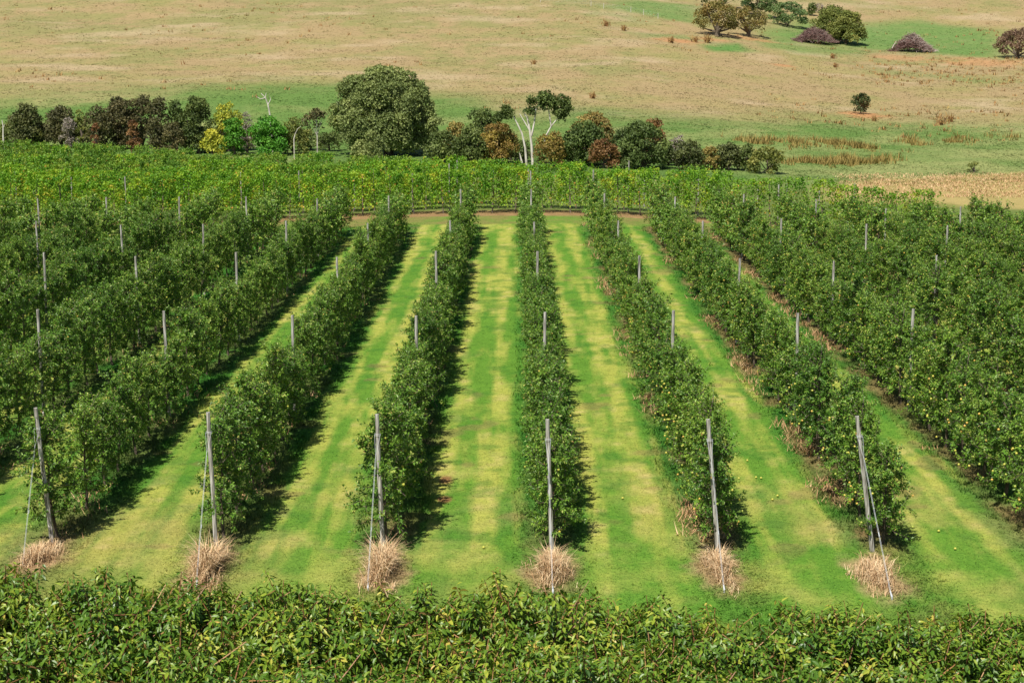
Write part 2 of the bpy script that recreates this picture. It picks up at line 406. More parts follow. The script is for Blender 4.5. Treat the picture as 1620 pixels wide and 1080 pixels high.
# ------------------------------------------------------------------ terrain sheet, split into three structures
def terrain():
    us = np.concatenate([np.linspace(-2.6, -.5, 18)[:-1], np.linspace(-.5, -.345, 14)[:-1], np.linspace(-.345, .345, 400), np.linspace(.345, .5, 14)[1:], np.linspace(.5, 2.6, 18)[1:]])
    ys = [-40.0, -25, -10, 0, 8, 14, 18, 21, 24]
    y = 26.0
    while y < 520: ys.append(y); y *= 1.0042 if y < 130 else 1.0046
    while y < 1500: ys.append(y); y *= 1.05
    ys = np.array(ys)
    W = np.maximum(ys, 25.0)
    X = (us[None] * W[:, None]).ravel(); Y = np.repeat(ys, len(us))
    Z = H(X, Y); col = ground_color(X, Y)
    nu = len(us); i = np.arange((len(ys) - 1) * (nu - 1)); r = i // (nu - 1); c = i % (nu - 1)
    a = r * nu + c; f = np.stack([a, a + 1, a + nu + 1, a + nu], 1)
    V = np.stack([X, Y, Z], 1)
    fy = Y[f].mean(1); fx = X[f].mean(1)
    hill = fy > 150
    track = (fy > 106.8 + .6 * (vnoise(fx / 3, fy * 0) - .5)) & (fy < 111.2 + .6 * (vnoise(fx / 2.3, fy * 0, 4) - .5)) & (np.abs(fx) < 34)
    for nm, sel, mt in (('ground', ~hill & ~track, 'ground'), ('track', track, 'ground'), ('hill', hill, 'hill')):
        ff = f[sel]; idx, inv = np.unique(ff, return_inverse=True)
        me = make_mesh(nm, V[idx], inv.reshape(-1, 4), col[idx], None, [M[mt]], True)
        tag(mesh_obj(nm, me), kind='structure')
terrain()

def blades(X, Y, h, w, lean, col=None, tint=None, nb=3, spread=.05, var=.36):
    n = len(X); z = H(X, Y); P = np.stack([X, Y, z - .01], 1)
    P = np.repeat(P, nb, 0); k = len(P)
    a = rng.uniform(0, 2 * math.pi, k); P[:, 0] += rng.normal(0, spread, k); P[:, 1] += rng.normal(0, spread, k)
    d = np.stack([np.cos(a), np.sin(a), np.zeros(k)], 1)
    s = np.stack([-np.sin(a), np.cos(a), np.zeros(k)], 1) * (np.repeat(np.broadcast_to(w, (n,)), nb) * rng.uniform(.6, 1.3, k))[:, None]
    hh = np.repeat(np.broadcast_to(h, (n,)), nb) * rng.uniform(.55, 1.25, k)
    tip = P + d * (hh * rng.uniform(.2, 1, k) * lean)[:, None] + np.stack([0 * hh, 0 * hh, hh], 1)
    v = np.stack([P - s, P + s, tip], 1).reshape(-1, 3); f = np.arange(k * 3).reshape(-1, 3)
    if col is not None: t = np.repeat(np.clip(np.repeat(col, nb, 0) * rng.uniform(1 - var, 1 + var, (k, 1)), 0, .9), 3, 0)
    else: t = np.repeat(np.repeat(np.broadcast_to(tint, (n,)), nb) + rng.normal(0, .18, k), 3)
    return v, f, t
def inv_area(n, y0, y1, um):
    """points over the visible wedge, denser towards the camera"""
    Y = y0 * (y1 / y0) ** rng.uniform(0, 1, n); X = rng.uniform(-um, um, n) * Y
    return X, Y
# mown grass in the lanes
X, Y = inv_area(150000, 27.5, 107, .36)
c = ground_color(X, Y); d = np.abs(((X - X4) / ROW - np.floor((X - X4) / ROW) - .5) * ROW)
v, f, t = blades(X, Y, (.03 + .06 * sst(.8, 1.8, d)), .009 + Y * .00016, 2.6, col=c * 1.12, nb=3, spread=.06)
X, Y = inv_area(60000, 30, 107, .36)
d = np.abs(((X - X4) / ROW - np.floor((X - X4) / ROW) - .5) * ROW); k = (d > 1.15) & (Y > 39) & (fbm(X / .8, Y / .8, 141, 3) > .42); X, Y = X[k], Y[k]
v2, f2, t2 = blades(X, Y, rng.uniform(.08, .2, len(X)), .010 + Y * .00012, 1.3, col=ground_color(X, Y) * np.array([.85, .95, .8]), nb=4, spread=.07)
v, f, t = np.concatenate([v, v2]), np.concatenate([f, f2 + len(v)]), np.concatenate([t, t2])
tag(mesh_obj('grass', make_mesh('grass', v, f, t, None, [M['grass']])), 'mown green and yellow grass covering the lanes between the apple rows', 'grass', kind='stuff')
# pasture tufts
X, Y = inv_area(150000, 150, 520, .37)
c = ground_color(X, Y)
q = rng.random(len(X)) + 1.1 * (fbm(X / 3, Y / 3, 131, 3) - .5); dry = (c[:, 0] > c[:, 1] * .95)
c = mix(c, C(.115, .125, .042), ((q < .28) * dry) * .7); c = mix(c, C(.47, .37, .21), ((q > .8) * dry) * .6); c = mix(c, C(.06, .15, .03), ((q < .25) * ~dry) * .5)
v, f, t = blades(X, Y, (.04 + .07 * vnoise(X / 3, Y / 3, 2) ** 2), .07 + Y * .00025, 4.5, col=c * 1.0, nb=2, spread=.22, var=.28)
tag(mesh_obj('pasture_grass', make_mesh('pasture_grass', v, f, t, None, [M['grass']])), 'dry tan and green pasture grass over the hillside', 'grass', kind='stuff')

# ------------------------------------------------------------------ orchard trees
def gen_apple(seed, hgt=2.75, leafscale=1.0, nsh=6, nlf=28, fruit=0):
    global rng
    old = rng; rng = np.random.default_rng(seed)
    gt = G(); gl = G()
    k = 7; zz = np.linspace(0, hgt * .95, k)
    leader = np.stack([np.cumsum(rng.normal(0, .03, k)), np.cumsum(rng.normal(0, .03, k)), zz], 1); leader[0, :2] = 0
    tube(gt, leader, np.linspace(.05, .012, k), 6, .4)
    SA = []; SB = []
    nb = 36; az = rng.uniform(0, 6.28)
    for i in range(nb):
        q = i / (nb - 1); h = .46 + (hgt - .72) * q ** .95; az += 2.4 + rng.normal(0, .3)
        reach = (1.08 - .64 * q) * rng.uniform(.7, 1.12)
        if h < .85: reach *= .8
        base = np.array([np.interp(h, zz, leader[:, j]) for j in range(3)])
        dr = np.array([math.cos(az) * .66, math.sin(az) * 1.26, 0]) * reach
        up = rng.uniform(.05, .4) * (1 if q > .25 else .5)
        p1 = base + dr * .5 + [0, 0, up * .7]; p2 = base + dr + [0, 0, up * (1 if q > .3 else .25)]
        tube(gt, [base, p1, p2], [.016, .011, .005], 4, .45)
        for s in range(nsh):
            t = rng.uniform(.2, 1.02); st = base + (p1 - base) * min(1, t * 2) + (p2 - p1) * max(0, t * 2 - 1)
            d = unit(dr / max(reach, .1) * rng.uniform(.1, .9) + np.array([0, 0, rng.uniform(-.25, 1.1)]) + rng.normal(0, .45, 3))
            SA.append(st); SB.append(st + d * rng.uniform(.22, .48))
    for s in range(12):
        h = rng.uniform(hgt * .62, hgt * .95); base = np.array([np.interp(h, zz, leader[:, j]) for j in range(3)]) + rng.normal(0, [.12, .35, .0])
        d = unit(np.array([rng.normal(0, .3), rng.normal(0, .3), 1])); SA.append(base); SB.append(base + d * rng.uniform(.35, .75))
    SA = np.array(SA); SB = np.array(SB)
    sticks(gt, SA, SB, .005, .55)
    n = len(SA); idx = np.repeat(np.arange(n), nlf); q = rng.uniform(.05, 1.05, len(idx))
    ax = unit(SB - SA)[idx]; P = SA[idx] + (SB - SA)[idx] * q[:, None]
    out = rdir(len(idx)); out = unit(out - ax * (out * ax).sum(1, keepdims=True))
    D = unit(out * .8 + ax * .55 + np.array([0, 0, -.15]))
    Nn = unit(rdir(len(idx)) * .55 + np.array([0, 0, 1.0]) + ax * .3)
    L = rng.uniform(.055, .098, len(idx)) * leafscale
    clump = np.repeat(rng.normal(0, .12, n), nlf)
    tint = np.clip(.45 + clump + rng.normal(0, .17, len(idx)) + .12 * q, 0, .93); tint[rng.random(len(idx)) < .008] = 1.0
    leaves(gl, P + out * .015, D, Nn, L, L * .56, tint, 0, .22, .12)
    spots = []
    if fruit:
        iv, ifc = ico(0)
        for _ in range(fruit):
            j = rng.integers(n); p = SA[j] + (SB[j] - SA[j]) * rng.uniform(0, .6) - [0, 0, .05]
            p = p + unit(np.array([p[0], p[1] * .4, .1])) * .07
            gl.add(iv * rng.uniform(.026, .037) + p, ifc, np.full(len(iv), np.clip(rng.normal(.42, .25), 0, 1)), 1); spots.append(p)
    rng = old
    return gt, gl
APT, APL, APF, APA = [], [], [], []
for i in range(8):
    gt, gl = gen_apple(100 + i, 2.55 + .07 * i)
    APT.append(gt.mesh('apple_trunk', [M['bark']])); APL.append(gl.mesh('apple_crown', [M['apple_leaf'], M['apple_skin']]))
    _, gf = gen_apple(100 + i, 2.55 + .07 * i, fruit=72)
    APF.append(gf.mesh('apple_crown_fruit', [M['apple_leaf'], M['apple_skin']]))
    _, ga = gen_apple(100 + i, 2.55 + .07 * i, fruit=9)
    APA.append(ga.mesh('apple_crown_few', [M['apple_leaf'], M['apple_skin']]))
iv, ifc = ico(1); g = G(); vv = iv.copy(); vv[:, 2] *= .92; g.add(vv * .04, ifc, .4)
APPLE = []
for tt in (.1, .35, .5, .75):
    g = G(); g.add(vv * .033, ifc, tt); APPLE.append(g.mesh('apple', [M['apple_skin']], True))

ORD = ['first', 'second', 'third', 'fourth', 'fifth', 'sixth', 'seventh', 'eighth', 'ninth', 'tenth']
def rowname(r):
    if 1 <= r <= 6: return ['leftmost end post', 'second end post from the left', 'third end post from the left', 'fourth end post from the left', 'fifth end post from the left', 'rightmost end post'][r - 1]
def rowlabel(r):
    if 1 <= r <= 6: return ['row of the leftmost end post', 'row of the second end post', 'row of the third end post', 'row of the fourth end post', 'row of the fifth end post', 'row of the rightmost end post'][r - 1]
    if r < 1: return f'{ORD[-r]} row left of leftmost end post'
    return f'{ORD[min(9, r - 7)]} row right of rightmost end post'
SP = 1.93; PG = SP * 7
ENDS = {1: ((83, 862), (56, 645), (37, 893)), 2: ((342, 865), (329, 652), (311, 930)), 3: ((606, 872), (596, 655), (582, 934)),
        4: ((873, 876), (866, 663), (875, 940)), 5: ((1137, 884), (1120, 663), (1146, 937)), 6: ((1380, 872), (1356, 658), (1411, 948))}
def row_start(r):
    if r in ENDS: return ground_px(*ENDS[r][0])[1]
    return 38.4 + .25 * ((r * 37) % 5 - 2)
def row_end(r):
    if r <= 1: return 104.5
    if r >= 7: return 106 - .55 * (r - 7)
    return [0, 0, 102, 104, 106.3, 106.3, 104.5][r]
apples = []
for r in range(-10, 16):
    x = rowx(r); y0 = row_start(r); k = 0
    while True:
        y = y0 + SP * (k + .5) + .1 - (.4 if k == 0 else 0)
        if y > row_end(r): break
        if rng.random() > .015 or k % 7 in (0, 1, 5, 6):
            px, py, z = project((x, y, 1.6))
            if -330 < px < 1950 and py < 1300:
                apples.append((z + abs(px - 810) * .004 + (1000 if not (-70 * 40 / z - 20 < px < 1640 + 70 * 40 / z) else 0), r, k, x + rng.normal(0, .05), y + rng.normal(0, .08), y0))
        k += 1
apples.sort()
near, far = apples[:300], apples[300:]
def post_between(r, k):
    return k // 7
for z, r, k, x, y, y0 in near:
    i = int(rng.integers(8)); sc = rng.uniform(.92, 1.1)
    t = empty('apple_tree', (x, y, Hs(x, y)), (0 if rng.random() < .5 else math.pi) + rng.normal(0, .12), (sc * rng.uniform(.95, 1.08) * (.95 if r <= 0 else .84 if r <= 2 else 1.0 if r >= 7 else .92), sc, sc * rng.uniform(.96, 1.05) * (1.04 if r <= 0 or r >= 7 else .95 if r <= 2 else .98) * (.9 if k % 7 in (0, 6) and k > 0 else 1)))
    b = k // 7
    rowtxt = rowlabel(r)
    if k == 0: lab = f'apple tree nearest the camera, {rowtxt}'
    elif b == 0: lab = f'apple tree, {rowtxt}, before its second post'
    else: lab = f'apple tree, {rowtxt}, between its {ORD[b]} and {ORD[b + 1]} posts'
    tag(t, lab, 'apple tree', f'apple trees in the {rowtxt}')
    fruity = r >= 5
    close = fruity and r <= 8 and z < 52
    mesh_obj('trunk', APT[i], t)
    cr = mesh_obj('crown', (APL if close else APF if fruity else APA)[i], t)
    if close:
        for _ in range(13):
            h = rng.uniform(.55, 2.3); w = (.92 - .3 * h / 2.7)
            a = mesh_obj('apple', APPLE[int(rng.integers(4))], t, (-w * .8 * rng.uniform(.75, 1.08) * (1 if rng.random() < .65 else -1) * (1 if abs(t.rotation_euler.z) < 1.5 else -1), rng.uniform(-.95, .95), h))
            a.rotation_euler = (rng.uniform(-.4, .4), rng.uniform(-.4, .4), rng.uniform(0, 6)); 
# the rest of the orchard, one mass
g = G(); lows = []
for i in range(5):
    gt, gl = gen_apple(300 + i, 2.6 + .07 * i, 1.75, 4, 10, fruit=40 if i > 1 else 4)
    lows.append((gt.arrays(), gl.arrays()))
VV, FF, TT, MM = [], [], [], []; nn = 0
for z, r, k, x, y, y0 in far:
    i = int(rng.integers(2)) if r < 5 else int(rng.integers(2, 5))
    an = rng.uniform(-.2, .2) + (math.pi if rng.random() < .5 else 0); sc = rng.uniform(.92, 1.12); ca, sa = math.cos(an) * sc, math.sin(an) * sc
    z0 = Hs(x, y)
    for j, (v, f, t, m) in enumerate(lows[i]):
        q = np.stack([v[:, 0] * ca - v[:, 1] * sa + x, v[:, 0] * sa + v[:, 1] * ca + y, v[:, 2] * sc + z0], 1)
        VV.append(q); FF.append(f + nn); TT.append(t + rng.normal(0, .05)); MM.append(np.full(len(f), 2) if j == 0 else m); nn += len(v)
print('FAR', len(far), 'verts', nn)
tag(mesh_obj('distant_orchard', make_mesh('distant_orchard', np.concatenate(VV), np.concatenate(FF), np.concatenate(TT), np.concatenate(MM), [M['apple_leaf'], M['apple_skin'], M['bark']])),
    'dense green apple trees at the far ends of the rows', 'orchard', kind='stuff')

# ------------------------------------------------------------------ posts and guy wires
def post_mesh(h, r=.062, seed=0, lean=(0, 0)):
    g = G(); rr = np.random.default_rng(seed); n = 7; s = 9
    zz = np.linspace(-.15, h, n); pts = np.stack([lean[0] * zz / h + rr.normal(0, .004, n), lean[1] * zz / h, zz], 1)
    tube(g, pts, np.linspace(r * 1.08, r * .88, n) * rr.uniform(.97, 1.03, n), s, .5)
    return g.mesh('trellis_post', [M['post_wood']])
def wire_mesh(pts, rad, name):
    g = G()
    for p in pts: tube(g, p, rad, 5, .6)
    return g.mesh(name, [M['wire']])
PLAIN = [post_mesh(3.3 + .07 * i, .052, i, (rng.normal(0, .03), rng.normal(0, .03))) for i in range(6)]
for r, (bpx, tpx, apx) in ENDS.items():
    B = ground_px(*bpx); A = ground_px(*apx); T = at_Y(tpx[0], tpx[1], B[1] - .05)
    h = T[2] - B[2]
    p = mesh_obj('end_post', post_mesh(h, .053, 40 + r, (T[0] - B[0], T[1] - B[1])), None, B)
    tag(p, f'weathered grey end post with white guy wire, {["leftmost", "second", "third", "fourth", "fifth", "rightmost"][r - 1]}{" from the left" if 1 < r < 6 else ""} in the front line', 'post', 'row end posts with guy wires')
    a = A - B; tt = T - B; q = tt * .86; tp = tt * .80
    e = unit(np.cross(a - q, [0, 0, 1.0])) * .018
    fr = np.array([0, -.085, 0])
    knot = q + (a - q) * .62
    gw = mesh_obj('guy_wire', wire_mesh([[q + e * 3.6 + fr, q + (a - q) * .17 + fr * .6, a + [0, 0, .05]], [q - e * 3.6 + fr, q + (a - q) * .17 + fr * .6 + e, a + [0, 0, .05] + e]], .003, 'guy_wire'), p)
    mesh_obj('wire_clamp', wire_mesh([[knot - (a - q) * .012, knot + (a - q) * .012]], .012, 'wire_clamp'), gw)
    gg = G()
    for zq in (.85, .86):
        an = np.linspace(0, 6.283, 11); c0 = tt * zq
        tube(gg, np.stack([c0[0] + np.cos(an) * .07, c0[1] + np.sin(an) * .07, np.full(11, c0[2])], 1), .004, 4, .5)
    mesh_obj('wire_wrap', gg.mesh('wire_wrap', [M['wire']]), p)
    gg = G(); tube(gg, [a - [0, 0, .1], a + [0, 0, .07], a + (q - a) * .05], [.02, .02, .014], 6, .4)
    mesh_obj('anchor_stake', gg.mesh('anchor_stake', [M['wire']]), p)
for r in range(-8, 13):
    x = rowx(r); y0 = row_start(r)
    for b in range(0 if r not in ENDS else 1, 6):
        y = y0 + b * PG + .1
        if y > row_end(r) + .5: continue
        px, py, z = project((x, y, 2.9))
        if not (-25 < px < 1645): continue
        pm = PLAIN[int(rng.integers(6))]
        p = mesh_obj('trellis_post', pm, None, (x + rng.normal(0, .03), y, Hs(x, y)))
        p.rotation_euler = (0, 0, rng.uniform(0, 6.28))
        tag(p, f'grey trellis post standing {ORD[b]} in the {rowlabel(r)}', 'post', 'trellis posts standing in the apple rows')

# dead grass clumps at the end posts
def dry_clump(seed, n, rx, ry, h):
    rr = np.random.default_rng(seed); cc = rr.normal(0, .5, (22, 2)); cc[:8] *= .3; q = (cc[rr.integers(0, 22, n)] + rr.normal(0, .17, (n, 2))) * [rx, ry]
    a = rr.uniform(0, 6.28, n); hh = h * rr.uniform(.3, 1.15, n) * np.exp(-.6 * ((q / [rx, ry]) ** 2).sum(1))
    out = np.stack([np.cos(a), np.sin(a), 0 * a], 1); s = np.stack([-np.sin(a), np.cos(a), 0 * a], 1) * rr.uniform(.004, .009, n)[:, None]
    P = np.stack([q[:, 0], q[:, 1], np.full(n, -.03)], 1)
    m = P + out * (hh * rr.uniform(.1, .5, n))[:, None] + [0, 0, 1] * (hh * .7)[:, None]
    tip = m + out * (hh * rr.uniform(.2, .7, n))[:, None] + [0, 0, 1] * (hh * rr.uniform(-.2, .4, n))[:, None]
    v = np.stack([P - s, P + s, m + s * .8, m - s * .8, tip], 1).reshape(-1, 3); i = np.arange(n)[:, None] * 5
    f = np.concatenate([i + [0, 1, 2], i + [0, 2, 3], i + [3, 2, 4]])
    t = np.repeat(np.clip(rr.normal(.6, .22, n), 0, 1), 5)
    return make_mesh('dry_grass_clump', v, f, t, None, [M['dry_blade']])
CL = [((62, 885), .62, 'leftmost'), ((328, 905), .62, 'second'), ((602, 905), .66, 'third'), ((873, 910), .66, 'fourth'), ((1138, 905), .58, 'fifth'), ((1388, 912), .70, 'rightmost')]
for i, (px, rx, w) in enumerate(CL):
    p = ground_px(*px)
    tag(mesh_obj('dry_grass_clump', dry_clump(i, [1100, 1100, 1100, 1000, 900, 1000][i], rx * [.8, .5, .52, .64, .48, .8][i], [1.1, 1.5, 1.5, 1.3, 1.3, 1.4][i], [.40, .78, .76, .66, .6, .42][i]), None, p), f'straw coloured dead grass clump at foot of the {w} end post{" from the left" if 0 < i < 5 else ""}', 'dead grass', 'dead grass clumps at the end posts')
for px in ((1196, 757), (1204, 758), (1230, 786), (1222, 792), (1485, 842), (1511, 870), (765, 868), (985, 790)):
    p = ground_px(*px); a = mesh_obj('fallen_apple', APPLE[1], None, p + [0, 0, .045]); a.scale = (1.05, 1.05, 1)
    tag(a, 'fallen yellow apple lying in the grass lane', 'apple', 'fallen yellow apples lying in the grass lanes')
# dead grass along the row feet
X, Y = [], []
for r in range(-6, 13):
    n = 560 if r >= 5 else 160
    yy = 38.2 * (row_end(r) / 38.2) ** rng.uniform(0, 1, n)
    off = rng.normal(-.38 if r >= 5 else .0, .22, n)
    keep = fbm(yy / 2.5, yy * 0 + r * 7, 5, 3) > .55
    X.append((rowx(r) + off)[keep]); Y.append(yy[keep])
X = np.concatenate(X); Y = np.concatenate(Y); k = np.abs(X / Y) < .36; X, Y = X[k], Y[k]
v, f, t = blades(X, Y, rng.uniform(.10, .28, len(X)), .009 + Y * .0001, 1.7, tint=.22, nb=6, spread=.12)
tag(mesh_obj('dead_grass', make_mesh('dead_grass', v, f, t, None, [M['dry_blade']])), 'brown dead grass along the feet of the apple rows', 'dead grass', kind='stuff')

# ------------------------------------------------------------------ yellowing fruit trees in crosswise rows
def gen_yellow(seed):
    rr = np.random.default_rng(seed); gt = G(); gl = G(); h = rr.uniform(2.9, 3.4)
    tube(gt, [(0, 0, 0), (rr.normal(0, .05), 0, h * .5), (rr.normal(0, .1), 0, h * .92)], [.05, .04, .012], 5, .8)
    n = 1000; q = rr.random(n); z = .45 + (h - .45) * q ** .85
    w = (.85 - .45 * np.clip(q - .45, 0, 1)) * rr.uniform(.2, 1.0, n) ** .5
    a = rr.uniform(0, 6.28, n); P = np.stack([np.cos(a) * w * 1.15, np.sin(a) * w * .8, z], 1)
    for s in range(7):
        m = 14; b = np.array([rr.normal(0, .5), rr.normal(0, .3), h * .85]); e = b + [rr.normal(0, .15), rr.normal(0, .1), rr.uniform(.3, .65)]
        P = np.concatenate([P, b + (e - b) * rr.random((m, 1)) + rr.normal(0, .05, (m, 3))])
    n = len(P); cl = vnoise(P[:, 0] * 2.2 + seed, P[:, 2] * 2.2, seed); P = P + (cl[:, None] - .5) * .5 * np.stack([P[:, 0] * .6, P[:, 1], 0 * cl], 1)
    D = unit(rr.normal(size=(n, 3)) + np.stack([np.cos(np.arctan2(P[:, 1], P[:, 0])), np.sin(np.arctan2(P[:, 1], P[:, 0])), np.full(n, -.3)], 1))
    tint = np.clip(.22 + .62 * cl + rr.normal(0, .11, n) + .0 * P[:, 2], 0, .95); tint[rr.random(n) < .014] = 1
    leaves(gl, P, D, unit(rr.normal(size=(n, 3)) * .6 + [0, 0, 1]), rr.uniform(.11, .19, n), rr.uniform(.09, .14, n), tint, 0, .15, .1)
    return gt.mesh('yellow_trunk', [M['bark']]), gl.mesh('yellow_crown', [M['yellow_leaf']]), gl.mesh('mid_crown', [M['mid_leaf']])
YV = [gen_yellow(500 + i) for i in range(8)]
yl = []
for j in range(12):
    Yr = 113.6 + 3.3 * j
    for i in range(-34, 36):
        x = i * 1.75 + .6 * (j % 2); y = Yr + rng.normal(0, .12)
        back = np.interp(x, [-50, -43, -18, -6, 2, 10, 20, 26], [152, 151, 136, 125, 120, 117.5, 116, 115])
        if y > back or x > 29.5: continue
        px, py, z = project((x, y, 1.5))
        if -25 < px < 1640: yl.append((j, x + rng.normal(0, .12), y))
print('YELLOW', len(yl))
yl = sorted(yl, key=lambda a: (a[0], -abs(a[1])))[:300] if len(yl) > 300 else yl
for j, x, y in yl:
    gt, gl, gm = YV[int(rng.integers(8))]
    if rng.random() < np.clip((j - 2.2) / 2.5, 0.04, .92): gl = gm
    t = empty('yellowing_fruit_tree', (x, y, Hs(x, y)), (0 if rng.random() < .5 else math.pi) + rng.normal(0, .2), rng.uniform(.9, 1.08))
    tag(t, ('yellow-green fruit tree in the front crosswise row facing the track' if j == 0 else f'yellow-green fruit tree in the {ORD[j] if j < 10 else "last"} crosswise row behind the track'), 'fruit tree', 'yellowing fruit trees in crosswise rows')
    mesh_obj('trunk', gt, t); mesh_obj('crown', gl, t)
for i, (px, v, L) in enumerate([(24, 272, 0), (112, 282, 0), (198, 282, 0), (290, 278, 0), (381, 278, 0), (473, 277, 0), (560, 270, 0), (652, 278, 0), (711, 262, 0), (723, 258, 0), (836, 275, 0), (995, 262, 0), (1020, 270, 0), (1105, 285, 0), (1200, 290, 0), (1245, 295, 0), (1297, 292, 0), (1352, 297, 0)]):
    Y0 = 115.2 + (0 if i % 3 else 3.3); P = at_Y(px, v, Y0); z = Hs(P[0], P[1])
    p = mesh_obj('trellis_post', PLAIN[i % 6], None, (P[0], P[1], z)); p.scale = (.85, .85, max(.8, min(1.4, (P[2] - z) / 3.3)))
    tag(p, 'thin grey post among the yellow-green crosswise fruit trees', 'post', 'posts among the yellowing fruit trees')

# ------------------------------------------------------------------ cherry trees in front
def gen_cherry(seed):
    rr = np.random.default_rng(seed); gt = G(); gs = G(); gl = G()
    tube(gt, [(0, 0, 0), (.03, .02, .6), (.0, .05, 1.25)], [.11, .09, .08], 8, .4)
    A, B = [], []
    for i in range(11):
        az = i * 2.4 + rr.normal(0, .25); rch = rr.uniform(.35, 1.25); top = rr.uniform(2.9, 3.4) - .28 * rch
        b = np.array([0, 0.05, 1.15 + .03 * (i % 4)]); e = np.array([math.cos(az) * rch, math.sin(az) * rch * .95, top])
        mpt = b * .5 + e * .5 + [math.cos(az) * .18, math.sin(az) * .18, -.1]
        tube(gt, [b, mpt, e], [.045, .03, .012], 5, .5)
        for s in range(12):
            q = rr.uniform(.35, 1.0); st = (1 - q) ** 2 * b + 2 * q * (1 - q) * mpt + q * q * e
            d = unit(np.array([math.cos(az), math.sin(az), 0]) * rr.uniform(-.3, .9) + np.array([0, 0, rr.uniform(.25, 1.3)]) + rr.normal(0, .42, 3))
            A.append(st); B.append(st + d * rr.uniform(.3, .6))
    for s in range(330):
        x, y = rr.uniform(-1.3, 1.3), rr.uniform(-1.45, 1.45); lump = vnoise(x * 1.6 + seed * 3, y * 1.6, seed)
        if lump < .33 and rr.random() < .75: continue
        dome = 3.12 - .32 * (x * x + y * y) / 1.7 + .42 * lump + rr.normal(0, .07)
        st = np.array([x, y, dome - abs(rr.normal(0, .55))])
        d = unit(np.array([x * .35, y * .35, rr.uniform(.1, 1.2)]) + rr.normal(0, .4, 3)); A.append(st - d * .15); B.append(st + d * rr.uniform(.2, .45))
    A = np.array(A); B = np.array(B); n = len(A)
    sticks(gl, A, B, rr.uniform(.007, .013, n), rr.uniform(.1, 1, n), 1)
    nl = 28; idx = np.repeat(np.arange(n), nl); q = np.tile(np.linspace(.08, 1.03, nl), n) + rr.normal(0, .015, n * nl)
    ax = unit(B - A)[idx]; P = A[idx] + (B - A)[idx] * q[:, None]
    ph = np.tile(np.arange(nl) * 2.4, n) + np.repeat(rr.uniform(0, 6.28, n), nl) + rr.normal(0, .25, n * nl)
    s = unit(np.cross(ax, np.array([.3, .2, 1.0]))); w = np.cross(ax, s)
    out = np.cos(ph)[:, None] * s + np.sin(ph)[:, None] * w
    D = unit(out * 1.0 + ax * rr.uniform(-.1, .5, (n * nl, 1)) + np.array([0, 0, -1.0]) * rr.uniform(.05, .75, (n * nl, 1)))
    Nn = unit(ax * .7 + np.array([0, 0, .8]) + rr.normal(0, .3, (n * nl, 3)))
    L = rr.uniform(.09, .15, n * nl) * (1 - .3 * (q > .93))
    shoot = rr.normal(0, .13, n); shoot[rr.random(n) < .11] += .26
    tint = np.clip(.48 + np.repeat(shoot, nl) + rr.normal(0, .12, n * nl), 0, .96); tint[rr.random(n * nl) < .004] = 1
    leaves(gl, P + out * .025, D, Nn, L, L * rr.uniform(.36, .46, n * nl), tint, 0, .28, rr.uniform(.05, .35, (n * nl, 1)), True)
    return gt.mesh('cherry_trunk', [M['bark']]), gl.mesh('cherry_crown', [M['cherry_leaf'], M['cherry_stem']])
CV = [gen_cherry(700 + i) for i in range(6)]
CH = []
for j, (Yr, x0) in enumerate([(23.6, .3), (21.0, -.7), (18.4, .2), (16.0, -.5)]):
    for i in range(-4, 5):
        x = i * 2.05 + x0 + rng.normal(0, .1)
        px, py, z = project((x, Yr, 3.4))
        if -150 < px < 1770 and py < 1330: CH.append((j, x, Yr + rng.normal(0, .15), px))
CH.sort(key=lambda a: (a[0], a[1]))
for n, (j, x, y, px) in enumerate(CH):
    gt, gl = CV[n % 6]
    sc = np.interp(px, [0, 200, 500, 800, 1200, 1620], [1.15, 1.13, 1.05, 1.03, 1.01, .94]) * (1 + rng.normal(0, .02)) * (1.0 if j else 1.0)
    t = empty('cherry_tree', (x, y, Hs(x, y)), rng.uniform(0, 6.28), (1.0, 1.0, sc))
    w = ORD[sum(1 for q in CH if q[0] == j and q[1] < x)]
    tag(t, f'leafy dark green cherry tree, {w} from the left in the {["rear", "second", "third", "nearest"][j]} foreground row', 'cherry tree', 'cherry trees along the bottom foreground')
    mesh_obj('trunk', gt, t); mesh_obj('crown', gl, t)

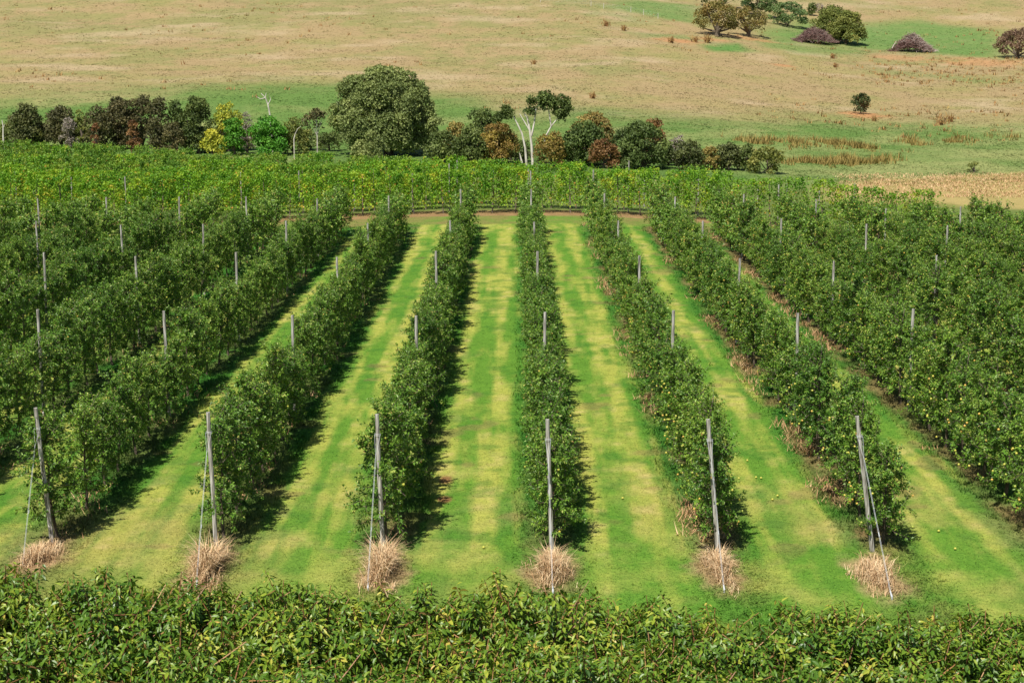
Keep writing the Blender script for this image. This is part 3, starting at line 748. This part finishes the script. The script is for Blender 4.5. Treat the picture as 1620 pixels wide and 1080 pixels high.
# ------------------------------------------------------------------ background trees
def creekY(x): return float(np.interp((x - CX) / F, [-.31, -.08, .01, .15], [183, 172, 163, 158]))
def gen_blobs(seed, w, h, z0, nb, br, dens, ls, shape='dome', depth=.85):
    """crown as leaf-sized faces over many uneven clumps; local coordinates, base at z0"""
    rr = np.random.default_rng(seed); g = G(); cs = []; nb = int(nb * 1.7); br = br * .78
    a, b, c = w / 2, w / 2 * depth, (h - z0) / 2; zc = z0 + c
    for i in range(nb):
        for _ in range(40):
            d = unit(rr.normal(size=3)); q = rr.uniform(.25, 1) ** .4
            R = br * min(a, c) * rr.uniform(.75, 1.3)
            p = np.array([d[0] * max(a - R * .8, .1 * a), d[1] * max(b - R * .8, .1 * b), d[2] * max(c - R * .8, .1 * c)]) * q
            if shape == 'dome':
                zt = rr.uniform(0, 1) ** .8; lim = math.sqrt(max(0, 1 - max(0, (zt - .35) / .65) ** 2)); an = rr.uniform(0, 6.283); q2 = rr.uniform(.15, 1) ** .4
                p = np.array([math.cos(an) * max(a - R * .75, .1 * a) * lim * q2, math.sin(an) * max(b - R * .75, .1 * b) * lim * q2, (-c + R * .45) + zt * (2 * c - R * 1.25)])
            if shape == 'round' and rr.random() < .5 and p[2] < -c * .5: continue
            if all(np.linalg.norm((p - q2[0])) > .62 * (R + q2[1]) * .75 for q2 in cs): break
        cs.append((p, R))
    for p, R in cs:
        n = int(dens * R * R / (ls * ls) * 30)
        d = unit(rr.normal(size=(n, 3))); d[:, 2] = np.where(d[:, 2] < -.5, -d[:, 2], d[:, 2])
        bump = .78 + .42 * vnoise(d[:, 0] * 2.6 + seed + p[0], d[:, 1] * 2.6 + d[:, 2] * 2.1, 3)
        rad = R * bump * rr.uniform(.72, 1.06, n)
        P = d * rad[:, None] * [1, 1, .85] + p + [0, 0, zc]
        P[:, 2] = np.maximum(P[:, 2], z0 * .3 + rr.uniform(0, .3, n))
        D = unit(rr.normal(size=(n, 3)) + d * .4); Nn = unit(d + rr.normal(0, .33, (n, 3)))
        tint = np.clip(.45 + rr.normal(0, .14) + rr.normal(0, .10, n) + .3 * (bump - 1), 0, 1)
        leaves(g, P, D, Nn, ls * rr.uniform(.7, 1.4, n), ls * rr.uniform(.5, .9, n), tint, 0, .2)
    return g, cs, zc
NT = [0]
def bg_tree(name, label, cat, x0, x1, vt, vcb, Y=None, mat='dark_olive', nb=14, br=.42, shape='dome', bark='bark', dens=.8, ls=.26, vbase=None, trunk=None, group=None, parts2=None):
    NT[0] += 1
    xm = (x0 + x1) / 2
    if vbase is not None:
        B = ground_px(xm, vbase, 60); Y = B[1]
    else:
        Y = creekY(xm) + (Y or 0); X = at_Y(xm, vt, Y)[0]; B = np.array([X, Y, Hs(X, Y)])
    zc = (B - C0) @ FW
    w = (x1 - x0) * 1.17 * zc / F; top = at_Y(xm, vt, Y)[2] - B[2]; cb = max(.05, at_Y(xm, vcb, Y)[2] - B[2]) if vbase is not None or name == 'twin_trunk_tree' else .05
    t = empty(name, B); tag(t, label, cat, group)
    g, cs, zcn = gen_blobs(NT[0] * 13 + 5, w, top, cb, nb, br, dens, ls, shape)
    mesh_obj('crown', g.mesh('crown', [M['t_' + mat]]), t)
    gt = G(); tr = trunk or max(.1, top * .03)
    tube(gt, [(0, 0, -.2), (.05 * w * .2, 0, cb * .6 + .4), (0, 0, zcn)], [tr * 1.2, tr, tr * .5], 7, .5)
    for p, R in cs[:7]:
        e = p + [0, 0, zcn]; s = np.array([0, 0, max(.3, cb * .8)]); tube(gt, [s, s * .45 + e * .55 + [0, 0, -.1], e], [tr * .6, tr * .35, tr * .12], 5, .5)
    mesh_obj('trunk', gt.mesh('trunk', [M[bark]]), t)
    if parts2:
        for nm, mt, sub in parts2:
            gg = G()
            g2, _, _ = gen_blobs(NT[0] * 7, *sub)
    return t, B, zc

bt = bg_tree
bt('dark_tree', 'dark olive two-lobed tree at the far left of the tree line', 'tree', 14, 66, 163, 214, 2, 'dark_olive', 16, .45)
bt('brown_tree', 'dark brownish tree beside the grey dead bush at left', 'tree', 69, 119, 168, 212, 4, 'brown_dark', 14, .45)
bt('dead_bush', 'grey leafless bush in front of the brownish tree', 'bush', 95, 120, 183, 216, -3, 'grey_twig', 10, .45, dens=.35, ls=.18)
bt('pale_shrub', 'small yellowish shrub between two dark clumps at left', 'shrub', 118, 136, 174, 215, 3, 'olive', 8, .5)
bt('brown_tree', 'brown-olive tree at the left end of the big dark clump', 'tree', 133, 178, 166, 214, 2, 'brown_dark', 14, .45)
bt('brown_tree', 'tall dark brown tree in the middle of the big clump', 'tree', 160, 216, 154, 214, 4, 'brown_dark', 18, .42)
bt('brown_tree', 'tallest brown-tinged tree of the big dark clump', 'tree', 198, 246, 149, 214, 6, 'brown_dark', 16, .42)
bt('dark_tree', 'narrow dark tree at the right end of the brown clump', 'tree', 228, 268, 152, 216, 1, 'brown_dark', 15, .42)
bt('rust_shrub', 'small rust-orange shrub low in front of the dark clump', 'shrub', 200, 222, 186, 214, -4, 'rust', 8, .5, ls=.2)
bt('rust_shrub', 'small orange-brown dying shrub before the left end of the clump', 'shrub', 142, 158, 192, 212, -4, 'rust', 7, .5, ls=.2)
bt('dark_tree', 'dark green tree left of the rounded dark green tree', 'tree', 260, 294, 157, 214, 3, 'dark_green', 14, .45)
bt('rounded_tree', 'rounded dense dark green tree next to the yellow shrub', 'tree', 284, 338, 151, 214, 0, 'dark_green', 18, .42)
bt('yellow_tree', 'bright yellow-green tree behind the vivid green bush', 'tree', 334, 382, 163, 216, 3, 'yellow', 13, .42, dens=.6)
bt('green_bush', 'small vivid green bush in front of the yellow tree', 'bush', 350, 388, 184, 218, -2, 'bright', 12, .45)
bt('dead_bush', 'mauve-grey dead bush between two vivid green bushes', 'bush', 378, 401, 178, 218, 1, 'grey_twig', 9, .45, dens=.4, ls=.18)
bt('green_bush', 'large vivid green round bush beside the white dead trunk', 'bush', 396, 452, 181, 224, -1, 'bright', 15, .42)
bt('olive_bush', 'low olive-gold bush right of the large vivid green bush', 'bush', 443, 482, 186, 226, 1, 'olive', 10, .45, dens=.6)
bt('yellow_shrub', 'low lime-yellow shrub at the base of the dark green trees', 'shrub', 318, 352, 203, 220, -4, 'yellow', 8, .5)
bt('twin_trunk_tree', 'small grey-crowned tree with two pale trunks beside the big tree', 'tree', 481, 520, 172, 206, -3, 'brown_dark', 10, .42, bark='pale_bark', dens=.5, trunk=.06)
# the big tree
t, B, _ = bt('big_tree', 'huge spreading grey-green tree, tallest in the tree line', 'tree', 560, 665, 118, 236, 2, 'grey_green', 26, .36, 'dome', dens=.9, ls=.24, trunk=.5)
g = G(); Yb = B[1]
for i, (x0, x1, v0, v1, dy, nb) in enumerate(((526, 588, 112, 205, .5, 13), (562, 640, 98, 170, .5, 14), (604, 666, 105, 180, .8, 13), (640, 688, 126, 205, .4, 11), (655, 702, 166, 238, .2, 10), (519, 562, 150, 232, .2, 10), (540, 604, 168, 242, -2.2, 12), (592, 660, 160, 243, -2.4, 13), (556, 612, 126, 190, -1.8, 10), (618, 672, 136, 200, -1.8, 10), (588, 634, 122, 176, -2.4, 8))):
    ww = (x1 - x0) * Yb / F; hh = at_Y(x0, v0, Yb)[2] - at_Y(x0, v1, Yb)[2]; o = at_Y((x0 + x1) / 2, v1, Yb) - B + [0, dy, 0]; o[2] = max(o[2], -.1)
    g2, _, _ = gen_blobs(3000 + i, ww, hh, 0, nb, .46, .9, .24, 'round')
    v, f, tt, m = g2.arrays(); g.add(v + o, f, np.clip(tt + (i % 3) * .05, 0, 1))
mesh_obj('leaf_clump', g.mesh('leaf_clump', [M['t_grey_green']]), t)
bt('olive_shrub', 'low olive shrub at the foot of the huge grey-green tree', 'shrub', 560, 612, 208, 238, -8, 'grey_green', 11, .45)
bt('dark_bush', 'dark green low thicket right of the huge tree', 'bush', 676, 730, 206, 248, -3, 'dark_green', 13, .45)
bt('dark_bush', 'dark green low thicket under the mid dark tree', 'bush', 720, 768, 200, 250, -4, 'dark_green', 13, .45)
bt('dark_tree', 'dark green tree left of the white-trunked gum', 'tree', 733, 792, 172, 236, 3, 'dark_green', 17, .42)
bt('rust_shrub', 'faded orange shrub behind the thicket right of the huge tree', 'shrub', 704, 742, 192, 235, 5, 'gold', 10, .45)
bt('autumn_shrub', 'orange and yellow autumn shrub left of the white gum trunks', 'shrub', 755, 820, 194, 248, -1, 'orange', 17, .4, dens=.6, ls=.22)
bt('autumn_shrub', 'orange-yellow autumn shrub right of the white gum trunks', 'shrub', 848, 896, 209, 250, -2, 'orange', 12, .42, dens=.6, ls=.22)
bt('gold_tree', 'olive-gold rounded tree standing behind the dark trees', 'tree', 905, 970, 176, 225, 6, 'gold', 16, .4)
bt('dark_tree', 'broad dark green tree in front of the olive-gold tree', 'tree', 884, 968, 192, 254, 0, 'dark_green', 22, .38)
bt('rust_tree', 'rust-red small tree between two dark green trees', 'tree', 933, 977, 220, 260, -3, 'rust', 13, .42, ls=.22)
bt('dark_tree', 'large dark green tree right of the rust-red tree', 'tree', 970, 1064, 193, 260, -1, 'dark_green', 24, .38)
bt('rust_shrub', 'reddish-brown bush peeking over the large dark tree', 'shrub', 1014, 1056, 187, 225, 6, 'rust', 10, .42)
bt('dead_bush', 'pale grey leafless shrub between two dark trees at right', 'bush', 1057, 1088, 214, 250, 4, 'grey_twig', 9, .42, dens=.35, ls=.18)
bt('dark_tree', 'dark green tree beside the golden grass tuft', 'tree', 1064, 1112, 221, 268, 0, 'dark_olive', 15, .42)
bt('gold_shrub', 'golden feathery shrub between the dark trees at right', 'shrub', 1108, 1138, 231, 272, 1, 'gold', 10, .42, ls=.2)
bt('dark_tree', 'dark olive leaning tree near the right end of the tree line', 'tree', 1131, 1176, 222, 272, 2, 'dark_olive', 14, .42, dens=.65)
bt('dark_bush', 'slim dark bush left of the bright rounded bush', 'bush', 1170, 1196, 228, 272, 2, 'dark_green', 10, .45)
bt('green_bush', 'rounded bright green bush ending the tree line at right', 'bush', 1187, 1242, 233, 275, 0, 'olive', 17, .4)
for x0, x1, vt, m, dY in ((-8, 22, 192, 'olive', 5), (46, 82, 194, 'brown_dark', 5), (108, 145, 190, 'olive', 6), (255, 290, 192, 'brown_dark', -2), (322, 346, 190, 'grey_green', 4), (376, 404, 194, 'olive', 5), (452, 492, 200, 'olive', 5), (470, 512, 204, 'grey_green', 6), (500, 540, 205, 'dark_green', 5), (700, 736, 214, 'gold', 3), (790, 826, 214, 'olive', 4), (810, 850, 222, 'dark_green', 3), (880, 905, 222, 'gold', 3), (1040, 1076, 226, 'dark_green', 4), (1100, 1130, 245, 'olive', 3), (1150, 1186, 244, 'dark_olive', 3)):
    bt('scrub_bush', 'low scrubby bush filling the gaps of the tree line', 'bush', x0, x1, vt, 230, dY, m, 9, .45, dens=.7, ls=.22, group='low scrub between the trees of the tree line')
# hill trees
k_ = dict(ls=.36)
bt('autumn_tree', 'autumn-brown spreading tree at left on the hillside ridge', 'tree', 1099, 1170, 2, 49, None, 'autumn', 30, .34, 'dome', dens=.62, vbase=57, trunk=.5, **k_)
bt('autumn_tree', 'thin grey-brown tree right of the spreading ridge tree', 'tree', 1155, 1212, 10, 50, None, 'autumn', 24, .34, 'dome', dens=.48, vbase=58, trunk=.45, **k_)
bt('dark_tree', 'dark green tree cut by the top edge of the picture', 'tree', 1168, 1228, -22, 24, None, 'blue_green', 18, .38, vbase=27, **k_)
bt('dark_tree', 'second dark tree cut by the top edge, further left', 'tree', 1108, 1172, -26, 8, None, 'dark_green', 16, .38, vbase=12, **k_)
bt('pale_green_bush', 'blue-green rounded bush on the hillside above the brush pile', 'bush', 1216, 1276, 3, 41, None, 'blue_green', 20, .38, vbase=42, **k_)
bt('dark_bush', 'small dark bush beside a pale dead shrub high on the hill', 'bush', 1276, 1292, 4, 25, None, 'dark_green', 8, .45, vbase=25, **k_)
bt('dead_bush', 'whitish dead shrub high on the hill', 'bush', 1287, 1304, 5, 19, None, 'grey_twig', 8, .45, dens=.4, vbase=21, **k_)
bt('yellow_tree', 'olive-yellow tree directly behind the left brush pile', 'tree', 1284, 1348, 8, 64, None, 'olive', 24, .38, vbase=65, dens=.7, **k_)
bt('green_tree', 'green rounded tree right of the left brush pile', 'tree', 1310, 1366, 17, 69, None, 'olive', 24, .36, 'dome', vbase=70, **k_)
bt('purple_tree', 'purple-brown bare-looking tree at the right edge of the hill', 'tree', 1576, 1642, 44, 88, None, 'purple', 28, .34, 'dome', dens=.5, vbase=92, trunk=.4, **k_)
bt('lone_bush', 'lone dark green bush with reddish top on bare orange soil', 'bush', 1347, 1376, 148, 178, None, 'red_green', 12, .42, vbase=180, ls=.26)
bt('small_shrub', 'small olive shrub in the dry field at far right', 'shrub', 1528, 1552, 256, 272, None, 'olive', 8, .45, vbase=273, dens=.5, ls=.16)

# the white gum
def pxline(pts, B, Y, dy=0): return [at_Y(x, v, Y + dy) - B for x, v in pts]
Yg = creekY(838) - 1; Xg = at_Y(838, 240, Yg)[0]; B = np.array([Xg, Yg, Hs(Xg, Yg)])
t = tag(empty('white_gum', B), 'tall gum with bare white trunks and dark leaf clumps', 'tree')
g = G(); r0 = .24
zb = at_Y(838, 262, Yg)
def stem(pts, r, dy=0):
    P = np.array(pxline(pts, B, Yg, dy)); tube(g, P, np.linspace(r, r * .45, len(P)), 7, .75)
stem([(833, 262), (831, 235), (826, 212), (818, 195), (812, 184)], .12)
stem([(843, 262), (841, 230), (838, 205), (834, 185), (829, 180)], .14)
stem([(841, 215), (845, 195), (848, 172), (856, 160)], .10)
stem([(826, 258), (822, 242)], .10)
stem([(861, 240), (862, 218), (872, 200), (884, 185)], .10)
stem([(838, 207), (822, 180)], .08)
stem([(872, 200), (868, 175), (876, 160)], .08)
mesh_obj('trunk', g.mesh('trunk', [M['pale_bark']]), t)
for i, (x0, x1, v0, v1, nb) in enumerate([(791, 817, 163, 193, 9), (832, 850, 151, 170, 6), (828, 852, 168, 186, 6), (846, 880, 144, 178, 12), (872, 907, 150, 194, 14), (778, 797, 176, 196, 6)]):
    a = at_Y((x0 + x1) / 2, v1, Yg) - B; zz = Yg / F
    g2, _, _ = gen_blobs(900 + i, (x1 - x0) * zz, (v1 - v0) * zz, .0, nb, .5, .85, .24, 'round')
    cl = mesh_obj('leaf_clump', g2.mesh('leaf_clump', [M['t_dark_green']]), t, a)

# bare white trees
def snag(label, px, dY, r, mat='pale_bark', name='dead_tree'):
    xm, vm = px[0][0]
    Y = creekY(xm) + dY; X = at_Y(xm, vm, Y)[0]; B = np.array([X, Y, Hs(X, Y)])
    g = G()
    for j, ln in enumerate(px):
        P = np.array([at_Y(x, v, Y) - B for x, v in ln]); rr = r if j == 0 else r * .5
        if j == 0: P = np.concatenate([[[P[0][0], 0, -.2]], P])
        tube(g, P, np.linspace(rr, rr * .35, len(P)), 6, .7)
    tag(mesh_obj(name, g.mesh(name, [M[mat]]), None, B), label, 'tree')
snag('curved white dead tree standing behind the large vivid green bush', [[(429, 200), (427, 182), (424, 166), (420, 155), (413, 148)], [(424, 166), (428, 158), (426, 148)], [(420, 155), (412, 157), (406, 153)], [(420, 155), (421, 147)]], 3, .12)
snag('white bare stump at the left edge of the picture', [[(5, 215), (5, 200), (3, 190)], [(5, 203), (8, 196)]], -2, .11)
snag('leaning white bare branch in the low olive bush', [[(465, 220), (467, 212), (471, 204), (476, 200)]], -5, .065)

# brush piles
def brush(label, x0, x1, vt, vb, seed, pale):
    rr = np.random.default_rng(seed); B = ground_px((x0 + x1) / 2, vb, 60); zc = (B - C0) @ FW
    a = (x1 - x0) / 2 * zc / F; h = (vb - vt) * zc / F; g = G(); n = 2600
    xx = rr.normal(0, .42, n).clip(-1, 1); yy = rr.normal(0, .4, n).clip(-1, 1)
    top = np.clip(1 - np.abs(xx) ** 1.4 - .4 * yy ** 2, .05, 1) * (.62 + .55 * vnoise(xx * 3.5 + seed, yy * 3, seed))
    P = np.stack([xx * a, yy * a * .6, top * h * rr.uniform(.15, 1, n) ** .6], 1)
    D = unit(np.stack([xx * .9 + rr.normal(0, .7, n), rr.normal(0, .7, n), rr.uniform(-.1, .75, n)], 1)); L = np.minimum(rr.gamma(2.5, .4, n) + .3, 2.1)[:, None]
    A_ = P - D * L * .6; B_ = P + D * L * .4; A_[:, 2] = np.maximum(A_[:, 2], 0); B_[:, 2] = np.maximum(B_[:, 2], .02)
    sticks(g, A_, B_, rr.uniform(.015, .055, n), np.clip(rr.normal(.35, .22, n) + pale * (P[:, 0] / a * .4 + P[:, 2] / h * .45), 0, 1))
    for i in range(16):
        p = np.array([rr.normal(0, .3) * a, rr.normal(0, .2) * a, rr.uniform(.05, .7) * h]); dd = unit(rr.normal(size=3) * [1, 1, .35]) * rr.uniform(1, 2.4)
        tube(g, [p - dd, p + rr.normal(0, .1, 3), p + dd], [.10, .09, .05], 5, .55 + .4 * pale)
    tag(mesh_obj('brush_pile', g.mesh('brush_pile', [M['brush']]), None, B), label, 'brush pile', 'heaps of cut branches on the hillside')
brush('purple-brown heap of cut branches between the hillside trees', 1249, 1324, 42, 68, 3, .15)
brush('greyer peaked heap of branches standing alone on the green strip', 1406, 1480, 53, 82, 4, .75)

# pasture weeds
def weed_clump(n, w, h, seed, mat):
    rr = np.random.default_rng(seed); g = G()
    A_ = np.stack([rr.normal(0, .4 * w, n), rr.normal(0, .4 * w, n), np.zeros(n)], 1)
    B_ = A_ + np.stack([rr.normal(0, .25, n), rr.normal(0, .25, n), h * rr.uniform(.4, 1.1, n)], 1)
    sticks(g, A_, B_, .05, rr.uniform(0, 1, n))
    m = n * 3; P = (A_ + (B_ - A_) * .6)[rr.integers(0, n, m)] + rr.normal(0, .12, (m, 3))
    leaves(g, P, rr.normal(size=(m, 3)), rr.normal(size=(m, 3)), .22, .12, rr.uniform(0, 1, m))
    return g.mesh('dock_weed', [M[mat]])
WM = [weed_clump(26, .5, 1.0, s, 'weed') for s in range(4)]
for i, (x, v, s, lab) in enumerate([(1488, 198, 1.1, 'left red-brown dock clump at the foot of the hill'), (1503, 193, 1.3, 'taller red-brown dock clump right of its neighbour'), (1383, 192, .8, 'small reddish dock weed below the lone bush'), (1322, 107, .9, 'reddish dock weed on the slope below the brush pile'), (938, 156, 1.0, 'single brown weed above the gum tree'), (845, 102, .9, 'small reddish weed on the dry mid slope'), (987, 49, 1.2, 'brown thistle left of the orange soil bank'), (960, 42, 1.2, 'branching brown weed near the ridge fence'), (1062, 68, 1.3, 'dark brown weed on the orange soil bank'), (1100, 67, 1.4, 'wide brown weed at the right of the soil bank'), (1119, 68, 1.6, 'brown weed tuft under the spreading ridge tree'), (1318, 93, 1.1, 'brown weed under the left brush pile')]):
    B = ground_px(x, v, 60); o = mesh_obj('dock_weed', WM[i % 4], None, B); o.scale = (s, s, s)
    tag(o, lab, 'weed', 'brown weeds scattered on the pasture')
X, Y = [], []
for pts, n in (([(1175, 224), (1300, 227), (1400, 230), (1515, 222)], 650), ([(1245, 256), (1320, 258), (1395, 252)], 380), ([(1180, 226), (1250, 232)], 120), ([(1330, 228), (1400, 236)], 150), ([(1590, 215), (1610, 220)], 25), ([(1500, 213), (1515, 214)], 8)):
    W = np.array([ground_px(*p, 60)[:2] for p in pts]); q = rng.uniform(0, len(pts) - 1, n); i = np.floor(q).astype(int)
    P = W[i] + (W[i + 1] - W[i]) * (q - i)[:, None] + rng.normal(0, [1.2, 2.6], (n, 2)); 
    keep = fbm(P[:, 0] / 2.5, P[:, 1] / 4, 77, 2) > .5
    X.append(P[keep, 0]); Y.append(P[keep, 1])
X = np.concatenate(X); Y = np.concatenate(Y)
v, f, t = blades(X, Y, rng.uniform(.3, .85, len(X)), .05, .8, tint=.55, nb=9, spread=.3)
tag(mesh_obj('rushes', make_mesh('rushes', v, f, t, None, [M['rush']])), 'golden brown rushes in bands across the green valley field', 'rushes', kind='stuff')
X, Y = inv_area(1700, 200, 460, .36)
k = (fbm(X / 18, Y / 18, 15, 3) + .25 * sst(.1, .3, X / Y) > .62); X, Y = X[k], Y[k]
gx = [ground_px(x, v, 60)[:2] for x, v in zip(rng.uniform(1380, 1640, 170), rng.uniform(92, 135, 170))]
X = np.concatenate([X, [p[0] for p in gx]]); Y = np.concatenate([Y, [p[1] for p in gx]])
v, f, t = blades(X, Y, rng.uniform(.25, .75, len(X)), .07, .9, tint=.55, nb=9, spread=.25)
tag(mesh_obj('weed_tufts', make_mesh('weed_tufts', v, f, t, None, [M['weed']])), 'small brown weed tufts dotted over the dry hillside', 'weeds', kind='stuff')
# tall dry grass in the field beyond the right end of the orchard
X, Y = [], []
gx = np.array([ground_px(x, v, 60)[:2] for x, v in zip(rng.uniform(1330, 1660, 1500), rng.uniform(275, 312, 1500))])
v, f, t = blades(gx[:, 0], gx[:, 1], rng.uniform(.08, .22, len(gx)), .03, 2.2, tint=.1 + .5 * fbm(gx[:, 0] / 4, gx[:, 1] / 6, 8, 3), nb=7, spread=.5)
tag(mesh_obj('tall_dry_grass', make_mesh('tall_dry_grass', v, f, t, None, [M['dry_blade']])), 'tall straw coloured grass beyond the right end of the orchard', 'dry grass', kind='stuff')

# ridge fence
FP = [ground_px(x, v, 60) for x, v in [(855, 4), (935, 10), (955, 14), (998, 20), (1018, 24), (1041, 30)]]
fe = tag(empty('wire_fence', FP[0]), 'thin wire fence with pale posts along the ridge near the top', 'fence')
g = G(); tube(g, [(0, 0, -.1), (0, 0, .6), (0, 0, 1.25)], .06, 6, .9); fm = g.mesh('fence_post', [M['pale_bark']])
for p in FP: mesh_obj('fence_post', fm, fe, p - FP[0])
g = G()
for h in (.5, .85, 1.15): tube(g, [p - FP[0] + [0, 0, h] for p in FP], .006, 4, .5)
mesh_obj('fence_wire', g.mesh('fence_wire', [M['wire']]), fe)

# ------------------------------------------------------------------ light
SUN_AZ = math.radians(27); SUN_EL = math.radians(58)       # sun behind the camera to the left
S = Vector((-math.sin(SUN_AZ) * math.cos(SUN_EL), -math.cos(SUN_AZ) * math.cos(SUN_EL), math.sin(SUN_EL)))
sl = bpy.data.lights.new('sun', 'SUN'); sl.energy = 4.8; sl.angle = math.radians(.53); sl.color = (1, .945, .83)
so = bpy.data.objects.new('sun', sl); COL.objects.link(so); so.rotation_euler = S.to_track_quat('Z', 'Y').to_euler()
w = bpy.data.worlds.new('World'); SC.world = w; w.use_nodes = True
nt = w.node_tree; bg = nt.nodes['Background']
sk = nt.nodes.new('ShaderNodeTexSky'); sk.sky_type = 'NISHITA'; sk.sun_disc = False
sk.sun_elevation = SUN_EL; sk.sun_rotation = math.pi + SUN_AZ
nt.links.new(sk.outputs[0], bg.inputs['Color']); bg.inputs['Strength'].default_value = .06
SC.view_settings.view_transform = 'Standard'; SC.view_settings.look = 'None'; SC.view_settings.exposure = 0.5; SC.view_settings.gamma = 1
SC.cycles.use_denoising = True
SC.cycles.max_bounces = 6
